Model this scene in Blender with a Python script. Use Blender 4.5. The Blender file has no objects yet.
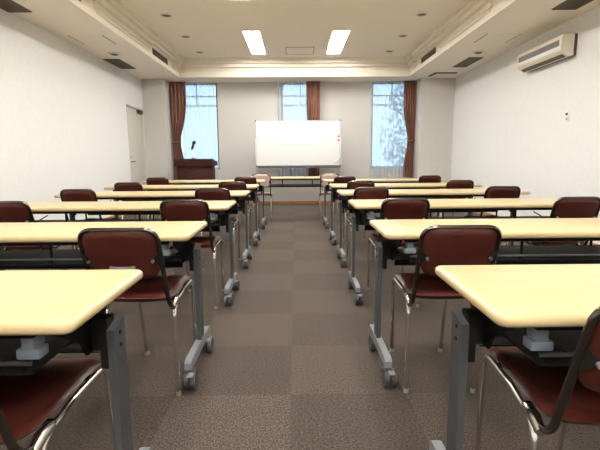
import bpy, bmesh, math, random
from mathutils import Vector, Matrix
random.seed(7)
C = bpy.context.scene.collection
PI = math.pi

# ------------------------------------------------------------------ materials
def srgb(r, g, b):
    f = lambda c: (c/255/12.92) if c/255 <= .04045 else ((c/255+.055)/1.055)**2.4
    return (f(r), f(g), f(b), 1)

def mat(name, col, rough=.5, metal=0.0, spec=.5, coat=0.0, sheen=0.0):
    m = bpy.data.materials.new(name); m.use_nodes = True
    b = m.node_tree.nodes['Principled BSDF']
    b.inputs['Base Color'].default_value = col
    b.inputs['Roughness'].default_value = rough
    b.inputs['Metallic'].default_value = metal
    b.inputs['Specular IOR Level'].default_value = spec
    b.inputs['Coat Weight'].default_value = coat
    b.inputs['Sheen Weight'].default_value = sheen
    b.inputs['Sheen Roughness'].default_value = .45
    b.inputs['Sheen Tint'].default_value = (1, .86, .74, 1)
    return m

def nodes(m):
    nt = m.node_tree
    return nt, nt.nodes, nt.links, nt.nodes['Principled BSDF']

def noisy(m, c1, c2, scale=(1, 1, 1), detail=4, bump=0.0, nscale=5.0, bscale=None, lo=.35, hi=.65):
    """colour varies between c1 and c2 with an object-space noise"""
    nt, N, L, b = nodes(m)
    tc = N.new('ShaderNodeTexCoord'); mp = N.new('ShaderNodeMapping'); mp.inputs['Scale'].default_value = scale
    L.new(tc.outputs['Object'], mp.inputs['Vector'])
    no = N.new('ShaderNodeTexNoise'); no.inputs['Scale'].default_value = nscale; no.inputs['Detail'].default_value = detail
    L.new(mp.outputs['Vector'], no.inputs['Vector'])
    cr = N.new('ShaderNodeValToRGB')
    cr.color_ramp.elements[0].position = lo; cr.color_ramp.elements[0].color = c1
    cr.color_ramp.elements[1].position = hi; cr.color_ramp.elements[1].color = c2
    L.new(no.outputs['Fac'], cr.inputs['Fac']); L.new(cr.outputs['Color'], b.inputs['Base Color'])
    if bump:
        bn = N.new('ShaderNodeTexNoise'); bn.inputs['Scale'].default_value = bscale or nscale*4; bn.inputs['Detail'].default_value = 3
        L.new(mp.outputs['Vector'], bn.inputs['Vector'])
        bp = N.new('ShaderNodeBump'); bp.inputs['Strength'].default_value = bump; bp.inputs['Distance'].default_value = .004
        L.new(bn.outputs['Fac'], bp.inputs['Height']); L.new(bp.outputs['Normal'], b.inputs['Normal'])
    return m

M = {}
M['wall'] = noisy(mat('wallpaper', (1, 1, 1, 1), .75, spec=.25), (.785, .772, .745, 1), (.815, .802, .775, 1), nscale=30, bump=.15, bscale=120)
M['wallfront'] = noisy(mat('beige_wallpaper_dimmed', (1, 1, 1, 1), .8, spec=.2), (.62, .59, .555, 1), (.645, .615, .58, 1), nscale=30, bump=.15, bscale=120)  # beige paper, darkened further to stand in for weaker light up front
M['ceil'] = noisy(mat('ceiling_paint', (1, 1, 1, 1), .85, spec=.2), (.945, .865, .745, 1), (.955, .875, .755, 1), nscale=12)
M['trimpaint'] = mat('moulding_paint', (.88, .81, .69, 1), .6, spec=.3)
M['maple'] = noisy(mat('maple_laminate', (1, 1, 1, 1), .32, spec=.5), (.63, .50, .275, 1), (.575, .445, .235, 1), scale=(.8, 9, 9), nscale=3.0, detail=6, lo=.38, hi=.72)
M['vinyl'] = noisy(mat('burgundy_vinyl', (1, 1, 1, 1), .36, spec=.28), (.046, .010, .0065, 1), (.058, .0135, .009, 1), nscale=9, bump=.12, bscale=300)
M['pink'] = noisy(mat('pale_pink_vinyl', (1, 1, 1, 1), .4), (.76, .50, .46, 1), (.80, .58, .54, 1), nscale=9)
M['chrome'] = mat('chrome', (.84, .82, .79, 1), .17, 1.0)
M['darkchrome'] = mat('dark_chrome', (.13, .12, .11, 1), .22, 1.0)
M['greymetal'] = mat('grey_painted_steel', (.050, .053, .057, 1), .45, .0, .5)
M['palemetal'] = mat('pale_grey_steel', (.21, .225, .24, 1), .40, .0, .5)
M['blackmetal'] = mat('black_steel', (.010, .0095, .009, 1), .55, 0, .1)
M['lever'] = mat('blue_grey_plastic', (.20, .235, .275, 1), .45)
M['caster'] = mat('dark_grey_plastic', (.06, .06, .06, 1), .5)
M['rubber'] = mat('grey_rubber', (.22, .22, .215, 1), .7)
M['white'] = mat('white_plastic', (.80, .78, .72, 1), .4)
M['cream'] = mat('cream_plastic', (.78, .71, .57, 1), .42)
M['grille'] = mat('brown_grille', (.13, .105, .065, 1), .6)
M['grilled'] = mat('dark_recess', (.03, .025, .018, 1), .8)
M['slot'] = mat('shadow_gap', (.16, .12, .08, 1), .8)
M['black'] = mat('black_plastic', (.012, .012, .013, 1), .5)
M['board'] = mat('whiteboard_enamel', (.76, .76, .75, 1), .22, 0, .5)
M['alu'] = mat('aluminium', (.55, .55, .54, 1), .35, .9)
M['mullion'] = mat('grey_window_frame', (.20, .23, .25, 1), .45)
M['door'] = mat('grey_beige_door', (.60, .57, .50, 1), .5)
M['doorframe'] = mat('door_frame_paint', (.62, .57, .48, 1), .5)
M['skirt'] = noisy(mat('orange_wood', (1, 1, 1, 1), .4), (.50, .24, .085, 1), (.42, .19, .065, 1), scale=(1, 8, 8), nscale=4)
M['mahogany'] = noisy(mat('dark_mahogany', (1, 1, 1, 1), .55, spec=.15), (.048, .013, .008, 1), (.030, .008, .0055, 1), scale=(.7, 7, 7), nscale=4)
M['drape'] = noisy(mat('brown_velvet', (1, 1, 1, 1), .85, spec=.2), (.19, .085, .06, 1), (.25, .12, .088, 1), scale=(6, 6, .6), nscale=4)
M['red'] = mat('red_plastic', (.6, .07, .06, 1), .4)
M['teal'] = mat('teal_plastic', (.05, .32, .28, 1), .4)
M['paper'] = mat('grey_sticker', (.22, .18, .165, 1), .5)

# carpet tiles: half-metre squares, the pile turned a quarter on every other one
def carpet():
    m = mat('brown_loop_carpet_tiles', (1, 1, 1, 1), .95, spec=.12, sheen=.2)
    nt, N, L, b = nodes(m)
    tc = N.new('ShaderNodeTexCoord')
    mp = N.new('ShaderNodeMapping'); mp.inputs['Location'].default_value = (.03, -1.83+.52*4, 0)
    L.new(tc.outputs['Object'], mp.inputs['Vector'])
    ch = N.new('ShaderNodeTexChecker'); ch.inputs['Scale'].default_value = 1/.52
    L.new(mp.outputs['Vector'], ch.inputs['Vector'])
    def fibre(sx, sy):
        q = N.new('ShaderNodeMapping'); q.inputs['Scale'].default_value = (sx, sy, 1)
        L.new(tc.outputs['Object'], q.inputs['Vector'])
        n = N.new('ShaderNodeTexNoise'); n.inputs['Scale'].default_value = 140; n.inputs['Detail'].default_value = 3; n.inputs['Roughness'].default_value = .7
        L.new(q.outputs['Vector'], n.inputs['Vector'])
        return n
    a, c = fibre(1.15, .8), fibre(.7, 1.2)
    mx = N.new('ShaderNodeMix'); mx.data_type = 'FLOAT'
    L.new(ch.outputs['Fac'], mx.inputs[0]); L.new(a.outputs['Fac'], mx.inputs[2]); L.new(c.outputs['Fac'], mx.inputs[3])
    ra = N.new('ShaderNodeValToRGB'); ra.color_ramp.elements[0].position = .37; ra.color_ramp.elements[1].position = .64
    ra.color_ramp.elements[0].color = (.008, .006, .005, 1); ra.color_ramp.elements[1].color = (.110, .084, .070, 1)
    L.new(mx.outputs[0], ra.inputs['Fac'])
    tint = N.new('ShaderNodeMix'); tint.data_type = 'RGBA'; tint.blend_type = 'MULTIPLY'
    tint.inputs[0].default_value = 1
    tr = N.new('ShaderNodeMix'); tr.data_type = 'RGBA'
    tr.inputs[6].default_value = (1, 1, 1, 1); tr.inputs[7].default_value = (.74, .73, .72, 1)
    L.new(ch.outputs['Fac'], tr.inputs[0])
    L.new(ra.outputs['Color'], tint.inputs[6]); L.new(tr.outputs[2], tint.inputs[7])
    L.new(tint.outputs[2], b.inputs['Base Color'])
    bp = N.new('ShaderNodeBump'); bp.inputs['Strength'].default_value = .5; bp.inputs['Distance'].default_value = .006
    L.new(mx.outputs[0], bp.inputs['Height']); L.new(bp.outputs['Normal'], b.inputs['Normal'])
    return m
M['carpet'] = carpet()

def emitter(name, col, s):
    m = bpy.data.materials.new(name); m.use_nodes = True; nt = m.node_tree; nt.nodes.clear()
    e = nt.nodes.new('ShaderNodeEmission'); o = nt.nodes.new('ShaderNodeOutputMaterial')
    e.inputs['Color'].default_value = col; e.inputs['Strength'].default_value = s
    nt.links.new(e.outputs[0], o.inputs[0]); return m
M['tube'] = emitter('fluorescent_tube', (1, .985, .945, 1), 149)

def sheer():
    m = bpy.data.materials.new('white_voile'); m.use_nodes = True; nt = m.node_tree; N = nt.nodes; N.clear(); L = nt.links
    o = N.new('ShaderNodeOutputMaterial')
    tr = N.new('ShaderNodeBsdfTransparent'); tl = N.new('ShaderNodeBsdfTranslucent'); df = N.new('ShaderNodeBsdfDiffuse')
    tl.inputs['Color'].default_value = (.86, .90, .96, 1); df.inputs['Color'].default_value = (.78, .82, .88, 1)
    a = N.new('ShaderNodeMixShader'); a.inputs[0].default_value = .42
    L.new(tl.outputs[0], a.inputs[1]); L.new(df.outputs[0], a.inputs[2])
    b = N.new('ShaderNodeMixShader'); b.inputs[0].default_value = .55
    L.new(tr.outputs[0], b.inputs[1]); L.new(a.outputs[0], b.inputs[2])
    L.new(b.outputs[0], o.inputs[0]); return m
M['sheer'] = sheer()

def pane():
    m = bpy.data.materials.new('window_glass'); m.use_nodes = True; nt = m.node_tree; N = nt.nodes; N.clear(); L = nt.links
    o = N.new('ShaderNodeOutputMaterial'); tr = N.new('ShaderNodeBsdfTransparent'); gl = N.new('ShaderNodeBsdfGlossy')
    tr.inputs['Color'].default_value = (.93, .96, .97, 1); gl.inputs['Roughness'].default_value = .02
    fr = N.new('ShaderNodeFresnel'); fr.inputs['IOR'].default_value = 1.45
    x = N.new('ShaderNodeMixShader'); L.new(fr.outputs[0], x.inputs[0]); L.new(tr.outputs[0], x.inputs[1]); L.new(gl.outputs[0], x.inputs[2])
    L.new(x.outputs[0], o.inputs[0]); return m
M['glass'] = pane()

# ------------------------------------------------------------------ mesh helpers
def box(bm, x0, x1, y0, y1, z0, z1, bev=0.0, seg=2):
    g = bmesh.ops.create_cube(bm, size=1)
    vs = g['verts']
    for v in vs:
        v.co = Vector(((x0+x1)/2+v.co.x*(x1-x0), (y0+y1)/2+v.co.y*(y1-y0), (z0+z1)/2+v.co.z*(z1-z0)))
    if bev:
        es = list({e for v in vs for e in v.link_edges})
        bmesh.ops.bevel(bm, geom=es, offset=bev, segments=seg, affect='EDGES', profile=.5)

def rounded_path(pts, r, n=6):
    pts = [Vector(p) for p in pts]; out = [pts[0]]
    for i in range(1, len(pts)-1):
        p, a, b = pts[i], pts[i-1], pts[i+1]
        rr = r[i] if isinstance(r, dict) and i in r else (r if not isinstance(r, dict) else .03)
        da, db = (a-p), (b-p)
        t = min(rr, da.length*.49, db.length*.49)
        s, e = p+da.normalized()*t, p+db.normalized()*t
        for k in range(n+1):
            u = k/n
            out.append(s*(1-u)**2+p*2*u*(1-u)+e*u*u)
    out.append(pts[-1]); return out

def tube(bm, pts, rad, seg=10, caps=True):
    pts = [Vector(p) for p in pts]; rings = []
    t0 = (pts[1]-pts[0]).normalized()
    up = Vector((0, 0, 1)) if abs(t0.z) < .9 else Vector((1, 0, 0))
    n = (up-t0*up.dot(t0)).normalized()
    for i, p in enumerate(pts):
        t = ((pts[min(i+1, len(pts)-1)]-pts[max(i-1, 0)])).normalized()
        n = (n-t*n.dot(t)).normalized(); b = t.cross(n)
        rr = rad[i] if isinstance(rad, (list, tuple)) else rad
        rings.append([bm.verts.new(p+(n*math.cos(2*PI*k/seg)+b*math.sin(2*PI*k/seg))*rr) for k in range(seg)])
    for a, b in zip(rings, rings[1:]):
        for k in range(seg):
            bm.faces.new((a[k], a[(k+1) % seg], b[(k+1) % seg], b[k]))
    if caps:
        bm.faces.new(rings[0][::-1]); bm.faces.new(rings[-1])

def prism(bm, poly, axis, a, b):
    """extrude a closed 2-D polygon along an axis: 'x' poly=(y,z), 'y' poly=(x,z), 'z' poly=(x,y)"""
    def p(u, v, w):
        return {'x': (w, u, v), 'y': (u, w, v), 'z': (u, v, w)}[axis]
    A = [bm.verts.new(p(u, v, a)) for u, v in poly]; B = [bm.verts.new(p(u, v, b)) for u, v in poly]
    n = len(poly)
    for k in range(n):
        bm.faces.new((A[k], A[(k+1) % n], B[(k+1) % n], B[k]))
    bm.faces.new(A[::-1]); bm.faces.new(B)

def rrect(w, d, r, n=6):
    """outline of a rounded rectangle centred on 0, counter-clockwise"""
    out = []
    for cx, cy, a0 in ((w-r, d-r, 0), (-w+r, d-r, PI/2), (-w+r, -d+r, PI), (w-r, -d+r, 1.5*PI)):
        for k in range(n+1):
            a = a0+PI/2*k/n
            out.append((cx+r*math.cos(a), cy+r*math.sin(a)))
    return out

def slab(bm, w, d, r, z0, z1, e=.01, n=4):
    """rounded rectangle slab with a half-round edge"""
    rings = []
    prof = [(e*(1-math.cos(PI/2*k/n)), z1-e+e*math.sin(PI/2*k/n)) for k in range(n, -1, -1)]
    prof += [(e*(1-math.cos(PI/2*k/n)), z0+e-e*math.sin(PI/2*k/n)) for k in range(0, n+1)]
    for ins, z in prof:
        rings.append([bm.verts.new((x, y, z)) for x, y in rrect(w-ins, d-ins, max(r-ins, .002))])
    m = len(rings[0])
    for a, b in zip(rings, rings[1:]):
        for k in range(m):
            bm.faces.new((a[k], b[k], b[(k+1) % m], a[(k+1) % m]))
    bm.faces.new(rings[0]); bm.faces.new(rings[-1][::-1])

def pad(bm, fn, nu=18, nv=18, thick=.03, p=5.0):
    """a soft pad: the square mapped to a rounded square (superellipse), fn(u,v,h)->point, h in -1..1 through its thickness"""
    def sq(u, v):
        k = (abs(u)**p+abs(v)**p)**(1/p) or 1
        m = max(abs(u), abs(v))
        return (u*m/k, v*m/k) if m else (0, 0)
    top, bot = {}, {}
    for i in range(nu+1):
        for j in range(nv+1):
            u, v = -1+2*i/nu, -1+2*j/nv
            e = max(abs(u), abs(v)); s = math.sqrt(max(0, 1-max(0, (e-.78)/.22)**2))
            a, b = sq(u, v)
            top[i, j] = bm.verts.new(fn(a, b, s))
            bot[i, j] = top[i, j] if e > .9999 else bm.verts.new(fn(a, b, -s))
    for i in range(nu):
        for j in range(nv):
            bm.faces.new((top[i, j], top[i+1, j], top[i+1, j+1], top[i, j+1]))
            q = (bot[i, j], bot[i, j+1], bot[i+1, j+1], bot[i+1, j])
            try: bm.faces.new(q)
            except ValueError: pass

def disc(bm, c, r, h, axis='z', seg=20, r2=None):
    d = {'z': Vector((0, 0, 1)), 'x': Vector((1, 0, 0)), 'y': Vector((0, 1, 0))}[axis]
    tube(bm, [Vector(c), Vector(c)+d*h], [r, r if r2 is None else r2], seg)

def obj(name, bm, m, parent=None, ang=40, loc=None):
    me = bpy.data.meshes.new(name)
    bmesh.ops.recalc_face_normals(bm, faces=bm.faces)
    bm.to_mesh(me); bm.free()
    for mm in (m if isinstance(m, (list, tuple)) else [m]): me.materials.append(mm)
    me.shade_smooth(); me.set_sharp_from_angle(angle=math.radians(ang))
    o = bpy.data.objects.new(name, me); C.objects.link(o)
    if parent is not None: o.parent = parent
    if loc: o.location = loc
    return o

def B(): return bmesh.new()
def boxes(name, m, parent, *bs, bev=0.0):
    bm = B()
    for b in bs: box(bm, *b, bev=bev)
    return obj(name, bm, m, parent)

def tag(o, label, cat, group=None):
    o['label'] = label; o['category'] = cat
    if group: o['group'] = group
    return o
def thing(name, label, cat, loc=(0, 0, 0), rz=0, group=None):
    o = bpy.data.objects.new(name, None); o.empty_display_size = .1; C.objects.link(o)
    o.location = loc; o.rotation_euler = (0, 0, rz)
    return tag(o, label, cat, group)
def struct(o): o['kind'] = 'structure'; return o
def dup(root, loc, rz, label, group=None, skip=(), swap=None):
    r = root.copy(); C.objects.link(r); r.location = loc; r.rotation_euler = (0, 0, rz); r['label'] = label
    if group: r['group'] = group
    for ch in list(root.children):
        if ch.name.split('.')[0] in skip: continue
        c = ch.copy(); C.objects.link(c); c.parent = r
        if swap and ch.name.split('.')[0] in swap:
            c.data = ch.data.copy(); c.data.materials[0] = swap[ch.name.split('.')[0]]
        for g in list(ch.children):
            d = g.copy(); C.objects.link(d); d.parent = c
    return r

# ------------------------------------------------------------------ camera
H = 1.053
F, PITCH, YAW, ROLL = 437.3, .1523, .0092, -.0067
cy, sy, cp, sp, cr_, sr = math.cos(YAW), math.sin(YAW), math.cos(PITCH), math.sin(PITCH), math.cos(ROLL), math.sin(ROLL)
r0 = Vector((cy, -sy, 0)); fw = Vector((cp*sy, cp*cy, -sp)); u0 = Vector((sp*sy, sp*cy, cp))
r1 = r0*cr_+u0*sr; u1 = u0*cr_-r0*sr
cam = bpy.data.cameras.new('camera'); co = bpy.data.objects.new('camera', cam); C.objects.link(co)
cam.sensor_width = 36; cam.lens = F/600*36; cam.clip_start = .02
mw = Matrix.Identity(4)
for i in range(3):
    mw[i][0], mw[i][1], mw[i][2], mw[i][3] = r1[i], u1[i], -fw[i], (0, 0, H)[i]
co.matrix_world = mw
bpy.context.scene.camera = co

# ------------------------------------------------------------------ the room
XL, XR, YB, YF = -3.25, 3.42, -3.2, 10.1       # side walls, back and front wall faces
SO, CE = 2.72, 3.07                          # soffit and tray ceiling heights
BX, BY = 2.41, 9.48                            # inner faces of the dropped soffit

struct(boxes('floor', M['carpet'], None, (XL-.2, XR+.2, YB-.2, YF+.25, -.1, 0)))
dy0, dy1, dz = 8.70, 9.60, 2.10                # door in the left wall
struct(boxes('wall_left', M['wall'], None, (XL-.2, XL, YB, dy0, 0, 3.3), (XL-.2, XL, dy1, YF+.2, 0, 3.3), (XL-.2, XL, dy0, dy1, dz, 3.3)))
struct(boxes('wall_right', M['wall'], None, (XR, XR+.2, YB, YF+.2, 0, 3.3)))
struct(boxes('wall_back', M['wall'], None, (XL-.2, XR+.2, YB-.2, YB, 0, 3.3)))
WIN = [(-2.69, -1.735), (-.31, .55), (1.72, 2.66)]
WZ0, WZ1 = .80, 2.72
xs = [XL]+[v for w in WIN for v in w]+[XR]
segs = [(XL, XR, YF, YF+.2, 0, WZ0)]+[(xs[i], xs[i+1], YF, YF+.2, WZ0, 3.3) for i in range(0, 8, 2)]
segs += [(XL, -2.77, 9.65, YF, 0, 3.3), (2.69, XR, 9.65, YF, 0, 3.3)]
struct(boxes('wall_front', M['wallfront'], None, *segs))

# tray ceiling with openings for the recessed lamps
LX = [(-.835, -.565), (.62, .89)]
LY = [(7.42, 8.98), (4.55, 6.0), (1.6, 3.05), (-1.35, .10), (-3.1, -1.75)]
gx = [-2.6]+[v for p in LX for v in p]+[2.6]
gy = sorted([YB, 9.7]+[v for p in LY for v in p])
bm = B()
for i in range(len(gx)-1):
    for j in range(len(gy)-1):
        if any(abs(gx[i]-a) < 1e-6 for a, b in LX) and any(abs(gy[j]-a) < 1e-6 for a, b in LY): continue
        box(bm, gx[i], gx[i+1], gy[j], gy[j+1], CE, CE+.03)
box(bm, -2.6, 2.6, YB, 9.7, CE+.2, CE+.25)
struct(obj('ceiling', bm, M['ceil']))
struct(boxes('ceiling_beam', M['ceil'], None, (XL, -BX, YB, YF+.2, SO, 3.3), (BX, XR, YB, YF+.2, SO, 3.3), (-BX, BX, BY, YF+.2, SO, 3.3)))

# mouldings of the tray
def crown(off, zt):
    """profile as (distance in from the beam face, z)"""
    return [(0, zt), (off, zt), (off, zt+.055), (off+.01, zt+.062), (off+.05, zt+.066), (off+.05, zt+.125), (off+.06, zt+.132), (off+.10, zt+.136), (off+.10, CE-.035), (off+.13, CE-.03), (off+.13, CE), (0, CE)]
bm = B()
lip = [(0, SO), (.018, SO), (.018, SO+.075), (.008, SO+.085), (0, SO+.085)]
for s in (-1, 1):
    prism(bm, [(s*(BX-a), z) for a, z in lip], 'y', YB, BY-.001)
    prism(bm, [(s*(BX-a), z) for a, z in [(0, 2.925), (.02, 2.925), (.03, 2.95), (.07, 2.955), (.07, 3.005), (.11, 3.01), (.11, CE), (0, CE)]], 'y', YB, BY-.001)
    for y0, y1 in ((5.62, 7.60), (2.55, 4.15), (-.6, 1.2), (9.0, BY-.001)):
        prism(bm, [(s*(BX-a), z) for a, z in crown(.035, 2.845)], 'y', y0, y1)
        prism(bm, [(s*(BX-a), z) for a, z in [(0, SO+.085), (.022, SO+.085), (.022, 2.845), (0, 2.845)]], 'y', y0+.06, y1-.06)
struct(obj('trim_1', bm, M['trimpaint'], ang=30))
bm = B()
prism(bm, [(BY-a, z) for a, z in lip], 'x', -BX, BX)
prism(bm, [(BY-a, z) for a, z in crown(.02, 2.845)], 'x', -BX, BX)
struct(obj('trim_2', bm, M['trimpaint'], ang=30))

struct(boxes('baseboard_front', M['skirt'], None, (-2.77, 2.69, YF-.015, YF, 0, .065), (XL, -2.77, 9.635, 9.65, 0, .065), (2.69, XR, 9.635, 9.65, 0, .065)))
struct(boxes('baseboard_left', M['skirt'], None, (XL, XL+.015, YB, dy0-.05, 0, .065)))
struct(boxes('baseboard_right', M['skirt'], None, (XR-.015, XR, YB, 9.635, 0, .065)))

# door
d = struct(boxes('door_1', M['door'], None, (XL-.09, XL-.03, dy0+.03, dy1-.03, .01, dz-.03), bev=.003))
boxes('door_frame', M['doorframe'], d, (XL-.14, XL+.012, dy0, dy0+.03, 0, dz), (XL-.14, XL+.012, dy1-.03, dy1, 0, dz), (XL-.14, XL+.012, dy0, dy1, dz-.03, dz))
bm = B(); box(bm, XL-.03, XL-.022, dy0+.075, dy0+.125, .93, 1.13, .003)
tube(bm, rounded_path([(XL-.025, dy0+.1, 1.0), (XL+.03, dy0+.1, 1.0), (XL+.03, dy0+.22, 1.0)], .015), .009)
disc(bm, (XL-.022, dy0+.1, 1.09), .016, .012, 'x')
obj('door_handle', bm, M['blackmetal'], d)
boxes('door_closer', M['caster'], d, (XL-.03, XL+.03, dy1-.27, dy1-.05, dz-.10, dz-.045), bev=.004)

# windows
for n, (a, b) in enumerate(WIN):
    fr = [(a, a+.04, YF+.06, YF+.13, WZ0, WZ1), (b-.04, b, YF+.06, YF+.13, WZ0, WZ1), (a, b, YF+.06, YF+.13, WZ0, WZ0+.05), (a, b, YF+.06, YF+.13, WZ1-.04, WZ1),
          (a, b, YF+.06, YF+.13, 2.42, 2.442), (a, b, YF+.06, YF+.13, 2.215, 2.237), ((a+b)/2-.008, (a+b)/2+.008, YF+.07, YF+.12, 2.22, WZ1)]
    if n == 0: fr.append((a, b, YF+.07, YF+.12, .98, 1.005))
    w = struct(boxes('window_%d' % (n+1), M['mullion'], None, *fr))
    boxes('pane', M['glass'], w, (a+.03, b-.03, YF+.092, YF+.098, WZ0+.03, WZ1-.03))
    boxes('window_sill', M['doorframe'], w, (a, b, YF-.01, YF+.06, WZ0-.03, WZ0+.002), bev=.004)

# curtains: pleated strips with a little thickness
def pleat(bm, edge, z0, z1, y, amp, pleats, th=.004, nz=22):
    """edge(t)->(x0,x1) at height fraction t from the top"""
    nx = pleats*8; front, back = {}, {}
    for j in range(nz+1):
        t = j/nz; z = z1+(z0-z1)*t; x0, x1 = edge(t)
        w0 = edge(0); k = min(1.35, (w0[1]-w0[0])/max(.01, x1-x0))
        for i in range(nx+1):
            u = i/nx
            yy = y+amp*k*math.sin(u*pleats*2*PI+.6*math.sin(5*u+2*t))+amp*.3*math.sin(u*pleats*5+3*t)
            x = x0+(x1-x0)*u
            front[i, j] = bm.verts.new((x, yy, z)); back[i, j] = bm.verts.new((x, yy+th, z))
    for j in range(nz):
        for i in range(nx):
            bm.faces.new((front[i, j], front[i+1, j], front[i+1, j+1], front[i, j+1]))
            bm.faces.new((back[i, j], back[i, j+1], back[i+1, j+1], back[i+1, j]))
    for j in range(nz):
        for i in (0, nx):
            bm.faces.new((front[i, j], front[i, j+1], back[i, j+1], back[i, j]))
    for i in range(nx):
        for j in (0, nz):
            bm.faces.new((front[i, j], back[i, j], back[i+1, j], front[i+1, j]))

def sheer_bm(a, b, z0):
    bm = B(); nx, nz = 120, 4; g = {}
    for i in range(nx+1):
        u = i/nx
        for j in range(nz+1):
            g[i, j] = bm.verts.new((a+(b-a)*u, 10.03+.018*math.sin(u*(b-a)*75+.8*math.sin(9*u))+.008*math.sin(u*43), z0+(SO-.012-z0)*j/nz))
    for i in range(nx):
        for j in range(nz):
            bm.faces.new((g[i, j], g[i+1, j], g[i+1, j+1], g[i, j+1]))
    return bm
for (a, b, z0, lab) in ((-2.52, -1.76, .72, 'sheer white pleated net curtain behind the dark wooden lectern'),
                        (-.41, .39, .60, 'sheer white pleated net curtain behind the whiteboard'),
                        (1.685, 2.62, .60, 'wide sheer white net curtain on the air conditioner side of the whiteboard')):
    s = thing('sheer_curtain', lab, 'curtain', (a, 10.03, z0), group='net curtains of the front windows')
    o = obj('net', sheer_bm(a, b, z0), M['sheer'], s, 60); o.location = (-a, -10.03, -z0)
    bm = B(); tube(bm, [(a-.03, 10.03, SO-.012), (b+.03, 10.03, SO-.012)], .009, 8)
    o = obj('rail', bm, M['white'], s); o.location = (-a, -10.03, -z0)

def smooth(t): t = max(0, min(1, t)); return t*t*(3-2*t)
def drape(x0, x1, z0, tz, side, wmid, lab):
    """side: +1 gathered towards its high-x edge, -1 towards its low-x edge"""
    top = SO-.01; tt = (top-tz)/(top-z0); W = x1-x0
    def edge(t):
        if t < tt: w = W+(wmid-W)*smooth((t/tt)**2.0)
        else: w = wmid+(W*.82-wmid)*smooth((t-tt)/(1-tt)*1.4)
        c = .05*W*smooth(t/tt) if t < tt else .05*W
        return (x1-w-c, x1-c) if side > 0 else (x0+c, x0+w+c)
    s = thing('drape', lab, 'curtain', ((x0+x1)/2, 9.93, z0), group='brown drapes of the front windows')
    bm = B(); pleat(bm, edge, z0, top, 9.93, .022, 5)
    o = obj('fabric', bm, M['drape'], s, 60); o.location = (-(x0+x1)/2, -9.93, -z0)
    e = edge(tt); bm = B()
    n = 20; c = (e[0]+e[1])/2; ra = (e[1]-e[0])/2+.002
    pts = [(c+ra*math.cos(2*PI*k/n), 9.93+.05*math.sin(2*PI*k/n), tz+.012*math.cos(2*PI*k/n)) for k in range(n+1)]
    tube(bm, pts, .016, 8)
    o = obj('tieback', bm, M['drape'], s); o.location = (-(x0+x1)/2, -9.93, -z0)
drape(-2.755, -2.39, .35, 1.42, -1, .19, 'dark brown tied-back drape beside the lectern')
drape(.25, .555, .60, 1.42, 1, .22, 'dark brown drape half hidden behind the whiteboard')
drape(2.40, 2.675, .60, 1.42, 1, .15, 'dark brown tied-back drape in the corner below the ceiling slot vent')

# ------------------------------------------------------------------ ceiling fittings
rows_txt = ['closest to the whiteboard', 'second from the whiteboard', 'third from the whiteboard', 'fourth from the whiteboard', 'last from the whiteboard']
for j, (y0, y1) in enumerate(LY):
    for i, (x0, x1) in enumerate(LX):
        t = thing('ceiling_light', 'recessed twin-tube fluorescent light, %s, on the %s side' % (rows_txt[j], ('door', 'air conditioner')[i]), 'ceiling light', ((x0+x1)/2, (y0+y1)/2, CE), group='recessed ceiling lights')
        w, l = (x1-x0)/2, (y1-y0)/2
        bm = B()
        box(bm, -w, w, -l, l, .064, .069)
        for s in (-1, 1):
            prism(bm, [(s*w, 0), (s*(w-.004), 0), (s*(w-.03), .064), (s*w, .064)], 'y', -l, l)
            prism(bm, [(s*l, 0), (s*(l-.004), 0), (s*(l-.012), .064), (s*l, .064)], 'x', -w, w)
        obj('reflector', bm, M['white'], t)
        fw_ = .02
        boxes('frame', M['white'], t, (-w-fw_, -w, -l-fw_, l+fw_, -.006, 0), (w, w+fw_, -l-fw_, l+fw_, -.006, 0), (-w, w, -l-fw_, -l, -.006, 0), (-w, w, l, l+fw_, -.006, 0))
        for s in (-1, 1):
            bm = B(); tube(bm, [(s*.066, -l+.02, .034), (s*.066, l-.02, .034)], .016, 12)
            obj('fluorescent_tube', bm, M['tube'], t)

def ring_light(x, y, z, r, lab, grp):
    t = thing('downlight', lab, 'downlight', (x, y, z), group=grp)
    bm = B(); n = 24
    pr = [(r, 0), (r, -.006), (r*.86, -.012), (r*.78, -.004), (r*.70, -.001)]
    R = [[bm.verts.new((a*math.cos(2*PI*k/n), a*math.sin(2*PI*k/n), h)) for k in range(n)] for a, h in pr]
    for a, b in zip(R, R[1:]):
        for k in range(n): bm.faces.new((a[k], a[(k+1) % n], b[(k+1) % n], b[k]))
    obj('rim', bm, M['cream'], t)
    bm = B(); disc(bm, (0, 0, -.003), r*.74, .003, 'z', 24); obj('lamp_recess', bm, M['slot'], t)
for i, s in enumerate((-1, 1)):
    for j, y in enumerate((8.80, 7.72, 6.62, 5.5, 4.3, 3.1)):
        ring_light(s*1.82, y, CE, .085, 'small unlit round downlight, %s from the whiteboard end, %s side of the ceiling' % (('first', 'second', 'third', 'fourth', 'fifth', 'sixth')[j], ('door', 'air conditioner')[i]), 'unlit downlights in the tray ceiling')

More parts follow.
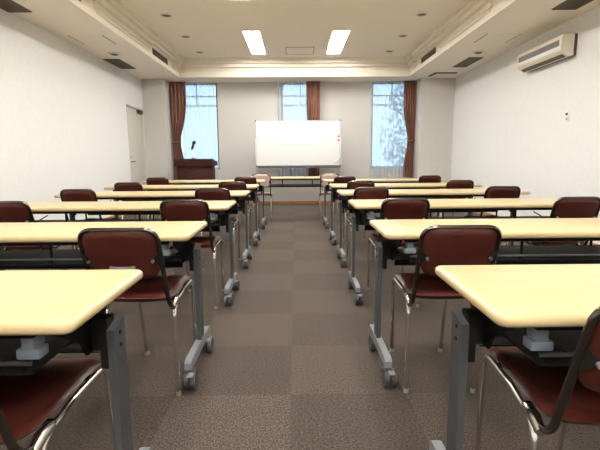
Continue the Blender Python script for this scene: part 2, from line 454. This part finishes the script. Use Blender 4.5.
# inspection hatch in the tray
def hatch(cx, cy_, z, wx, wy, lab, m='trimpaint', thin=False, fourth=True):
    t = thing('access_hatch', lab, 'hatch', (cx, cy_, z))
    boxes('cover', M['ceil'], t, (-wx/2, wx/2, -wy/2, wy/2, -.004, 0))
    g = .009
    bs = [(-wx/2-g, -wx/2, -wy/2, wy/2, -.005, 0), (wx/2, wx/2+g, -wy/2, wy/2, -.005, 0)]
    if fourth: bs += [(-wx/2-g, wx/2+g, -wy/2-g, -wy/2, -.005, 0), (-wx/2-g, wx/2+g, wy/2, wy/2+g, -.005, 0)]
    boxes('edge_frame', M['slot'], t, *bs)
hatch(.10, 8.74, CE, .52, .56, 'square inspection hatch in the tray ceiling between the two front lights')
hatch(-2.845, 6.53, SO, .45, .46, 'cream access hatch in the soffit above the door wall', fourth=False)
hatch(2.88, 6.53, SO, .45, .46, 'cream access hatch in the soffit above the air conditioner', fourth=False)

def vent_flat(cx, y0, y1, w, lab):
    t = thing('ceiling_vent', lab, 'vent', (cx, (y0+y1)/2, SO), group='brown air vents in the soffits')
    l = (y1-y0)/2
    boxes('backing', M['grilled'], t, (-w/2, w/2, -l, l, -.003, 0))
    boxes('frame', M['grille'], t, (-w/2, -w/2+.015, -l, l, -.01, 0), (w/2-.015, w/2, -l, l, -.01, 0), (-w/2, w/2, -l, -l+.015, -.01, 0), (-w/2, w/2, l-.015, l, -.01, 0))
    n = 11
    boxes('louvre', M['grille'], t, *[(-w/2+.015+(w-.03)*(k+.25)/n, -w/2+.015+(w-.03)*(k+.85)/n, -l+.01, l-.01, -.009, -.003) for k in range(n)])
vent_flat(-3.09, 7.73, 8.52, .27, 'brown rectangular air vent in the soffit near the door')
vent_flat(-3.12, 4.50, 5.32, .27, 'brown rectangular air vent in the door-side soffit farther from the whiteboard')
vent_flat(3.08, 7.73, 8.52, .25, 'brown rectangular air vent in the soffit between smoke detector and slot vent')
vent_flat(3.09, 4.50, 5.30, .28, 'brown rectangular air vent in the soffit directly beyond the air conditioner, away from the whiteboard')

def vent_side(s, y0, y1, lab):
    t = thing('side_vent', lab, 'vent', (s*BX, (y0+y1)/2, 2.845), group='brown grilles in the beam faces')
    l = (y1-y0)/2; h = .062
    def f(a, b): return (min(-s*a, -s*b), max(-s*a, -s*b))
    boxes('backing', M['grilled'], t, (*f(0, .003), -l, l, -h, h))
    boxes('frame', M['grille'], t, (*f(0, .012), -l, l, -h, -h+.012), (*f(0, .012), -l, l, h-.012, h), (*f(0, .012), -l, -l+.012, -h, h), (*f(0, .012), l-.012, l, -h, h))
    boxes('louvre', M['grille'], t, *[(*f(.003, .010), -l+.01, l-.01, -h+.012+.1*(k+.3)/6, -h+.012+.1*(k+.8)/6) for k in range(6)])
vent_side(-1, 7.80, 8.65, 'brown grille in the beam face above the door side, by the lectern')
vent_side(1, 7.80, 8.65, 'brown grille in the beam face near the slot vent')
vent_side(-1, 4.42, 5.27, 'brown grille in the door-side beam face, far from the lectern')
vent_side(1, 4.42, 5.27, 'brown grille in the beam face across from the air conditioner')

t = thing('slot_vent', 'black L-shaped slot vent in the soffit at the front corner', 'vent', (2.80, 9.05, SO))
bm = B(); prism(bm, [(0, 0), (.45, 0), (.45, .10), (.06, .10), (.035, .42), (-.03, .42)], 'z', -.006, 0)
obj('slot', bm, M['black'], t)  # flat black sheet imitates the shaded inside of an open slot
boxes('blade', M['grilled'], t, (.02, .44, .045, .055, -.012, -.004))

def smoke(x, y, lab):
    t = thing('smoke_detector', lab, 'smoke detector', (x, y, SO), group='round detectors in the soffits')
    bm = B(); disc(bm, (0, 0, -.018), .085, .018, 'z', 24, .10); obj('body', bm, M['cream'], t)
    bm = B(); disc(bm, (0, 0, -.030), .04, .013, 'z', 20, .065); obj('sensor_cap', bm, M['slot'], t)
smoke(-2.87, 7.33, 'round ceiling detector in the soffit above the door wall')
smoke(2.95, 7.33, 'round ceiling detector in the soffit beside the air conditioner')

# ------------------------------------------------------------------ air conditioner, switch
t = thing('air_conditioner', 'cream wall-mounted air conditioner high on the wall', 'air conditioner', (XR, 6.07, 2.265))
L_ = .54
prof = [(-.035, .0), (-.10, -.005), (-.155, .03), (-.185, .075), (-.19, .20), (-.17, .245), (-.035, .26)]
bm = B(); prism(bm, prof, 'y', -L_, L_); body = obj('body', bm, M['cream'], t, 50)
boxes('mounting_plate', M['caster'], t, (-.036, 0, -L_+.0, L_-.03, .0, .25))
bm = B(); prism(bm, [(-.192, .125), (-.186, .12), (-.186, .195), (-.192, .19)], 'y', -L_+.05, L_-.05)
for k in range(5): box(bm, -.196, -.19, -L_+.05, L_-.05, .128+k*.013, .133+k*.013)
obj('intake_grille', bm, M['rubber'], t)
bm = B(); prism(bm, [(-.108, -.008), (-.15, .022), (-.153, .017), (-.112, -.013)], 'y', -L_+.04, L_-.06); obj('outlet_louvre', bm, M['grille'], t)
bm = B(); prism(bm, [(-.187, .07), (-.191, .07), (-.196, .115), (-.191, .115)], 'y', -L_+.005, L_-.005); obj('front_strip', bm, M['white'], t)

t = thing('wall_switch', 'small white wall switch with dark dial below the air conditioner', 'switch', (XR, 5.60, 1.55))
boxes('plate', M['white'], t, (-.008, 0, -.04, .04, -.07, .07), bev=.003)
bm = B(); disc(bm, (-.02, 0, .025), .016, .014, 'x'); obj('dial', bm, M['caster'], t)
boxes('rocker', M['rubber'], t, (-.012, -.007, -.015, .015, -.045, -.025))

# ------------------------------------------------------------------ folding tables
TH = .724
def make_table(label):
    t = thing('folding_table', label, 'table', (0, 0, 0), group='maple-topped folding tables on casters')
    bm = B(); slab(bm, .9, .225, .028, TH-.028, TH, .0125); obj('tabletop', bm, M['maple'], t, 60)
    bm = B(); box(bm, -.80, .80, -.19, -.15, TH-.047, TH-.028, .003); box(bm, -.80, .80, .15, .19, TH-.047, TH-.028, .003)
    obj('top_frame', bm, M['blackmetal'], t)
    bm = B()
    box(bm, -.77, .77, -.16, .155, .580, .585)
    for x in (-.765, -.26, .26, .765):
        for y in (-.15, .145): box(bm, x-.005, x+.005, y-.004, y+.004, .578, TH-.028)
    rk = obj('book_rack', bm, M['blackmetal'], t)
    bm = B(); tube(bm, [(-.77, -.158, .607), (.77, -.158, .607)], .006, 8); obj('rail', bm, M['greymetal'], rk)
    boxes('shade_strip', M['blackmetal'], t, (-.77, .77, .156, .160, .485, .587))  # black strip added to imitate the deep shadow under the desk
    bm = B(); tube(bm, [(-.87, .04, .56), (.87, .04, .56)], .016, 12); obj('crossbar', bm, M['greymetal'], t)
    for s in (-1, 1):
        bm = B(); x = s*.874
        prism(bm, [(.012, .135), (.082, .135), (.082, .628), (.012, .612)], 'x', x-.0105, x+.0105)
        p = obj('leg', bm, M['greymetal'], t)
        for z in (.595, .56):
            bm = B(); disc(bm, (x-.0125 if s < 0 else x+.010, .047, z), .006, .0025, 'x', 10)
            obj('bolt', bm, M['blackmetal'], p)
        bm = B(); xf = s*.872
        prism(bm, [(-.222, .098), (.222, .098), (.222, .130), (.20, .143), (-.20, .143), (-.222, .130)], 'x', xf-.016, xf+.016)
        f = obj('foot', bm, M['palemetal'], t)
        for y in (-.195, .19):
            bm = B(); xc = xf+.008
            for q in (-.014, .014): tube(bm, [(xc+q-.011, y-.01, .043), (xc+q+.011, y-.01, .043)], .043, 20)
            box(bm, xc-.016, xc+.016, y-.024, y+.026, .05, .089, .006)
            disc(bm, (xf, y+.01, .07), .010, .03)
            obj('caster', bm, M['caster'], f)
            bm = B(); box(bm, xc-.010, xc+.018, y-.06, y-.02, .076, .086, .003); obj('brake_pedal', bm, M['rubber'], f)
        bm = B(); xb = s*.815
        prism(bm, [(-.15, TH-.03), (-.15, .67), (-.03, .60), (.0, .55), (.08, .55), (.10, .60), (.15, .67), (.15, TH-.03)], 'x', xb-.004, xb+.004)
        box(bm, min(xb, x-s*.01), max(xb, x-s*.01), .02, .065, .555, .64)
        box(bm, min(s*.838, s*.856), max(s*.838, s*.856), .025, .06, .50, .62)
        k = obj('leg_bracket', bm, M['blackmetal'], t)
        for y, z in ((-.10, .655), (-.10, .683), (.0, .655), (.10, .655)):
            bm = B(); disc(bm, (xb-.0055, y, z), .008, .011, 'x', 10)
            obj('bolt', bm, M['black'], k)
        bm = B(); box(bm, s*.775-.026, s*.775+.026, -.175, -.135, .622, .646, .005)
        box(bm, s*.775-.014, s*.775+.014, -.17, -.13, .645, TH-.028)
        obj('release_lever', bm, M['lever'], t)
        bm = B(); tube(bm, rounded_path([(s*.75, -.16, .63), (s*.66, -.15, .592), (s*.5, -.14, .60), (s*.4, -.13, .66)], .05), .004, 6)
        obj('release_cable', bm, M['blackmetal'], t)
    return t

near = [.865, 1.873, 3.015, 4.10, 5.18, 6.44, 7.44]     # near table edges, row by row from the camera
TLX, TRX = -.4695-.9, .4239+.9
ords = ['rearmost', 'fifth', 'fourth', 'third', 'second', 'front']
def tl(side, i): return 'maple-topped folding table on casters, %s side of the aisle, %s row from the whiteboard' % (side, ords[i]) if i else 'maple-topped folding table on casters, %s side of the aisle, rearmost row' % side
DXL = [.010, 0, 0, 0, 0, 0]; DXR = [-.002, -.034, -.012, 0, 0, 0]
table0 = None
for i in range(6):
    for side, x, dx in (('door', TLX, DXL), ('air conditioner', TRX, DXR)):
        loc = (x+dx[i], near[i]+.225-(.015 if (i == 0 and side == 'door') else 0), 0)
        lab = tl(side, i)
        if table0 is None: table0 = make_table(lab); table0.location = loc
        else: dup(table0, loc, 0, lab)
dup(table0, (.03, near[6]+.225, 0), 0, 'maple-topped folding table standing alone across the aisle before the whiteboard', skip=('shade_strip',))

# ------------------------------------------------------------------ chairs
def make_chair(label):
    t = thing('stacking_chair', label, 'chair', (0, 0, 0), group='burgundy stacking chairs')
    W = .150
    def seat_fn(u, v, h):                        # v -1 rear, +1 front
        w = W*(1.0-.01*max(0, v))
        y = .215+.225*v
        z = .458-.012*(1-u*u)*(1-v*v)-.020*max(0, (v-.35)/.65)**2+.012*max(0, (-v-.5)/.5)**2+.004*u*u
        return (u*w, y, z+.017*h)
    bm = B(); pad(bm, seat_fn, p=6.5); obj('seat', bm, M['vinyl'], t, 70)
    A0, A1 = Vector((0, -.062, .575)), Vector((0, -.136, .784)) # lower and upper edge of the back
    ax = (A1-A0).normalized(); nrm = Vector((0, ax.z, -ax.y))
    def back_fn(u, v, h):
        c = A0.lerp(A1, (v+1)/2)
        s = W-.006
        lowtaper = 1-.05*max(0, -v)**2
        return c+Vector((u*s*lowtaper, 0, 0))+nrm*(-.010*(1-u*u)+.0115*h)
    bm = B(); pad(bm, back_fn, p=5.0); obj('backrest', bm, M['vinyl'], t, 70)
    bm = B()
    hook = lambda s: [(s*.146, .12, .434), (s*.148, .02, .428), (s*W, -.022, .461)]
    path = hook(-1)+[(-W, -.134, .785), (W, -.134, .785)]+hook(1)[::-1]
    tube(bm, rounded_path(path, {1: .03, 2: .035, 3: .055, 4: .055, 5: .035, 6: .03}, 8), .0095, 10)
    obj('back_frame', bm, M['darkchrome'], t, 60)
    for s in (-1, 1):
        bm = B(); tube(bm, rounded_path([(s*.150, .048, .008), (s*.150, .055, .421), (s*.146, .21, .437)], .06, 8), .0095, 10)
        l = obj('leg', bm, M['chrome'], t, 60)
        bm = B(); disc(bm, (s*.150, .048, 0), .012, .02, 'z', 12, .011); obj('glide', bm, M['rubber'], l)
        bm = B(); tube(bm, rounded_path([(s*.146, .21, .437), (s*.143, .425, .434), (s*.132, .47, .008)], .06, 8), .0095, 10)
        l = obj('leg', bm, M['chrome'], t, 60)
        bm = B(); disc(bm, (s*.132, .47, 0), .014, .02, 'z', 12, .011); obj('glide', bm, M['rubber'], l)
        bm = B(); tube(bm, [(s*.150, .025, .421), (s*.148, .065, .434), (s*.147, .11, .435)], [.013, .016, .013], 10)
        obj('joint', bm, M['chrome'], t)
        bm = B()
        c = A0.lerp(A1, .43); q = -nrm*.033
        P = [c+Vector((s*W, 0, 0))+ax*.032, c+Vector((s*W, 0, 0))-ax*.032, c+Vector((s*.116, 0, 0))]
        for k in range(3): P[k] = P[k]-nrm*(.006 if k < 2 else .019)
        a = [bm.verts.new(p) for p in P]; b = [bm.verts.new(p-nrm*.004) for p in P]
        bm.faces.new(a); bm.faces.new(b[::-1])
        for k in range(3): bm.faces.new((a[k], b[k], b[(k+1) % 3], a[(k+1) % 3]))
        k = obj('back_bracket', bm, M['blackmetal'], t)
        bm = B(); cc = c+Vector((s*.124, 0, 0))-nrm*.019
        tube(bm, [cc, cc-nrm*.009], .007, 10); obj('screw', bm, M['alu'], k)
    for y in (.13, .34):
        bm = B(); tube(bm, [(-.146, y, .431), (.146, y, .431)], .008, 8)
        obj('stretcher', bm, M['darkchrome'], t)
    return t


# (row from the camera, table side, place at the table, x, turn)
CH = [(0, 'door', 'aisle', -.728, .0), (0, 'air conditioner', 'aisle', .712, -.08),
      (1, 'door', 'aisle', -.685, .0), (1, 'air conditioner', 'aisle', .642, -.02),
      (2, 'door', 'aisle', -.720, .01), (2, 'door', 'wall', -1.861, -.01), (2, 'air conditioner', 'aisle', .710, .0), (2, 'air conditioner', 'wall', 1.829, .02),
      (3, 'door', 'aisle', -.738, -.02), (3, 'door', 'wall', -1.933, .01), (3, 'air conditioner', 'aisle', .673, .01), (3, 'air conditioner', 'wall', 1.855, -.01),
      (4, 'door', 'aisle', -.717, .0), (4, 'door', 'wall', -1.897, .02), (4, 'air conditioner', 'aisle', .741, -.01), (4, 'air conditioner', 'wall', 1.872, .01),
      (5, 'door', 'aisle', -.713, .0), (5, 'door', 'wall', -1.958, .01), (5, 'air conditioner', 'aisle', .699, .0), (5, 'air conditioner', 'wall', 1.916, -.02)]
chair0 = None
for i, side, place, x, rz in CH:
    lab = 'burgundy vinyl stacking chair, %s-end seat of the %s-side table, %s row from the whiteboard' % (place, side, ords[i])
    if side != 'door': lab = lab.replace('air conditioner-side', 'air-conditioner-side')
    if i == 1 and side == 'door': lab = 'burgundy stacking chair with a grey sticker low on its backrest'
    loc = (x, {0: (.842 if side == 'door' else .885)}.get(i, near[i]-.085), 0)
    if chair0 is None:
        chair0 = make_chair(lab); chair0.location = loc; chair0.rotation_euler = (0, 0, rz)
    else:
        c = dup(chair0, loc, rz, lab)
        if i == 1 and side == 'door':
            bm = B(); box(bm, -.050, .050, -.1055, -.1035, .612, .638)
            k = obj('sticker', bm, M['paper'], c); k['label'] = 'grey rectangular sticker on the back'
for side, x in (('door', -.569), ('air conditioner', .561)):
    dup(chair0, (x, near[6]-.085, 0), 0, 'pale pink stacking chair at the lone front table, nearer the %s wall' % side, 'pale pink chairs at the lone front table',
        swap={'seat': M['pink'], 'backrest': M['pink']})

# ------------------------------------------------------------------ lectern and microphone
LXa, LXb, LYa = -2.42, -1.69, 8.90
t = thing('lectern', 'dark wooden lectern with a thick overhanging top by the window', 'lectern', ((LXa+LXb)/2, LYa+.29, 0))
w = (LXb-LXa)/2
bm = B(); prism(bm, [(-.29, .90), (-.29, 1.035), (-.24, 1.05), (.30, .97), (.30, .90)], 'x', -w-.02, w+.02); obj('top', bm, M['mahogany'], t)
boxes('body', M['mahogany'], t, (-w+.02, w-.03, -.25, -.22, .06, .90), (-w+.02, -w+.05, -.22, .24, .06, .90), (w-.06, w-.03, -.22, .24, .06, .90), bev=.003)
boxes('plinth', M['mahogany'], t, (-w, w-.01, -.27, .26, 0, .06), bev=.004)
boxes('shelf', M['mahogany'], t, (-w+.05, w-.06, -.22, .22, .50, .525))
boxes('front_panel', M['mahogany'], t, (-w+.09, w-.10, -.258, -.25, .14, .84), bev=.003)

t = thing('microphone', 'black gooseneck microphone with pale stalk standing on the lectern', 'microphone', (-2.075, LYa+.12, 1.048))
bm = B(); disc(bm, (0, 0, 0), .045, .016, 'z', 20, .04); obj('base', bm, M['black'], t)
bm = B(); tube(bm, rounded_path([(0, 0, .01), (-.006, 0, .16), (-.012, 0, .21)], .05), .007, 8); obj('stalk', bm, M['white'], t)
bm = B(); tube(bm, [(-.03, 0, .19), (-.022, -.005, .20), (.0, -.012, .245), (.018, -.02, .30), (.022, -.02, .305)], [.012, .024, .024, .020, .012], 12); obj('handle', bm, M['black'], t)
bm = B(); tube(bm, [(.008, -.018, .290), (.016, -.02, .30), (.032, -.024, .325), (.045, -.028, .345), (.052, -.03, .352)], [.016, .030, .036, .030, .012], 14); obj('windscreen', bm, M['black'], t)

# ------------------------------------------------------------------ whiteboard on its stand
WX0, WX1, WYb, WB, WT = -.83, .95, 9.42, .885, 1.83
t = thing('whiteboard', 'wide blank whiteboard on a wheeled stand in the middle of the front wall', 'whiteboard', ((WX0+WX1)/2, WYb, 0))
w = (WX1-WX0)/2
boxes('panel', M['board'], t, (-w+.008, w-.008, -.012, .012, WB, WT))
boxes('frame', M['alu'], t, (-w, -w+.012, -.016, .016, WB, WT), (w-.012, w, -.016, .016, WB, WT), (-w, w, -.016, .016, WT-.012, WT), (-w, w, -.016, .016, WB, WB+.012))
bm = B()
for x in (-w, w):
    for z in (WB, WT): box(bm, x-.012, x+.012, -.02, .018, z-.02, z+.014, .004)
obj('corner_cap', bm, M['caster'], t)
bm = B(); prism(bm, [(-.08, WB-.045), (.012, WB-.045), (.012, WB+.01), (-.016, WB+.01), (-.016, WB-.02), (-.08, WB-.02)], 'x', -w+.02, w-.02); obj('pen_tray', bm, M['caster'], t)
for s in (-1, 1):
    bm = B(); box(bm, s*(w+.012)-.016, s*(w+.012)+.016, -.016, .016, .10, 1.45, .004); p = obj('post', bm, M['alu'], t)
    bm = B(); box(bm, s*(w+.012)-.02, s*(w+.012)+.02, -.28, .28, .07, .105, .006); f = obj('foot', bm, M['alu'], t)
    for y in (-.25, .25):
        bm = B(); disc(bm, (s*(w+.012)-.012, y, .033), .033, .024, 'x', 18); box(bm, s*(w+.012)-.018, s*(w+.012)+.018, y-.02, y+.02, .04, .072, .004); obj('caster', bm, M['caster'], f)
bm = B(); box(bm, -w, w, -.014, .014, .61, .64, .003); obj('stretcher', bm, M['alu'], t)
for z, m, lab in ((1.50, 'red', 'upper red round magnet at the edge of the whiteboard'), (1.42, 'red', 'lower red round magnet at the edge of the whiteboard')):
    k = thing('magnet', lab, 'magnet', (WX1-.035, WYb-.012, z))
    bm = B(); disc(bm, (0, 0, 0), .022, -.012, 'y', 16, .018); obj('magnet_body', bm, M[m], k)
k = thing('board_marker', 'teal marker pen clipped slantwise to the corner of the whiteboard', 'marker pen', (WX1-.06, WYb-.03, 1.0))
bm = B(); tube(bm, [(-.05, 0, -.03), (.03, 0, .018)], .009, 10); obj('barrel', bm, M['white'], k)
bm = B(); tube(bm, [(.031, 0, .0185), (.06, 0, .037)], .0095, 10); obj('pen_cap', bm, M['teal'], k)

# ------------------------------------------------------------------ the tree outside the right window
rng = random.Random(3)
t = thing('tree', 'leafy tree outside the window with the tied-back corner drape', 'tree', (3.9, 14.2, -1.0))
bm = B(); tube(bm, [(0, 0, 0), (.06, .05, 1.4), (-.05, 0, 2.6), (.02, .1, 4.2)], [.13, .11, .08, .03], 10)
for k in range(7):
    a = k*2.4; z = 1.6+k*.33
    tube(bm, [(0, 0, z), (.5*math.cos(a), .5*math.sin(a), z+.45), (1.0*math.cos(a), 1.0*math.sin(a), z+.7)], [.045, .03, .012], 6)
obj('trunk', bm, noisy(mat('bark', (1, 1, 1, 1), .9), (.06, .045, .03, 1), (.10, .08, .06, 1), nscale=12), t)
bm = B()
for k in range(1500):
    a, b, r = rng.uniform(0, 2*PI), math.acos(rng.uniform(-1, 1)), rng.uniform(.35, 1)**.5
    if math.sin(3*a+2*b)+math.cos(4*b-a)*.8 < -.35: continue
    p = Vector((1.25*r*math.sin(b)*math.cos(a), 1.15*r*math.sin(b)*math.sin(a), 3.0+1.7*r*math.cos(b)))
    q = Vector((rng.gauss(0, 1), rng.gauss(0, 1), rng.gauss(0, 1))).normalized(); w_ = q.orthogonal().normalized(); l_ = rng.uniform(.07, .13)
    vv = [bm.verts.new(p+q*l_), bm.verts.new(p+w_*l_*.42), bm.verts.new(p-q*l_*.7), bm.verts.new(p-w_*l_*.42)]
    bm.faces.new(vv)
obj('foliage', bm, noisy(mat('leaf_green', (1, 1, 1, 1), .7), (.26, .34, .32, 1), (.36, .43, .41, 1), nscale=6), t)
struct(boxes('ground', noisy(mat('outdoor_paving', (1, 1, 1, 1), .9), (.20, .20, .19, 1), (.27, .27, .26, 1), nscale=3), None, (-12, 14, 10.5, 30, -1.1, -1.0)))

# ------------------------------------------------------------------ daylight outside, view settings
wd = bpy.data.worlds.new('World'); bpy.context.scene.world = wd; wd.use_nodes = True
nt = wd.node_tree; bg = nt.nodes['Background']
bg.inputs['Color'].default_value = (.55, .76, 1.0, 1); bg.inputs['Strength'].default_value = 2.3
vs = bpy.context.scene.view_settings
vs.view_transform = 'Standard'; vs.look = 'None'; vs.exposure = 0.0; vs.gamma = 1; vs.use_curve_mapping = False
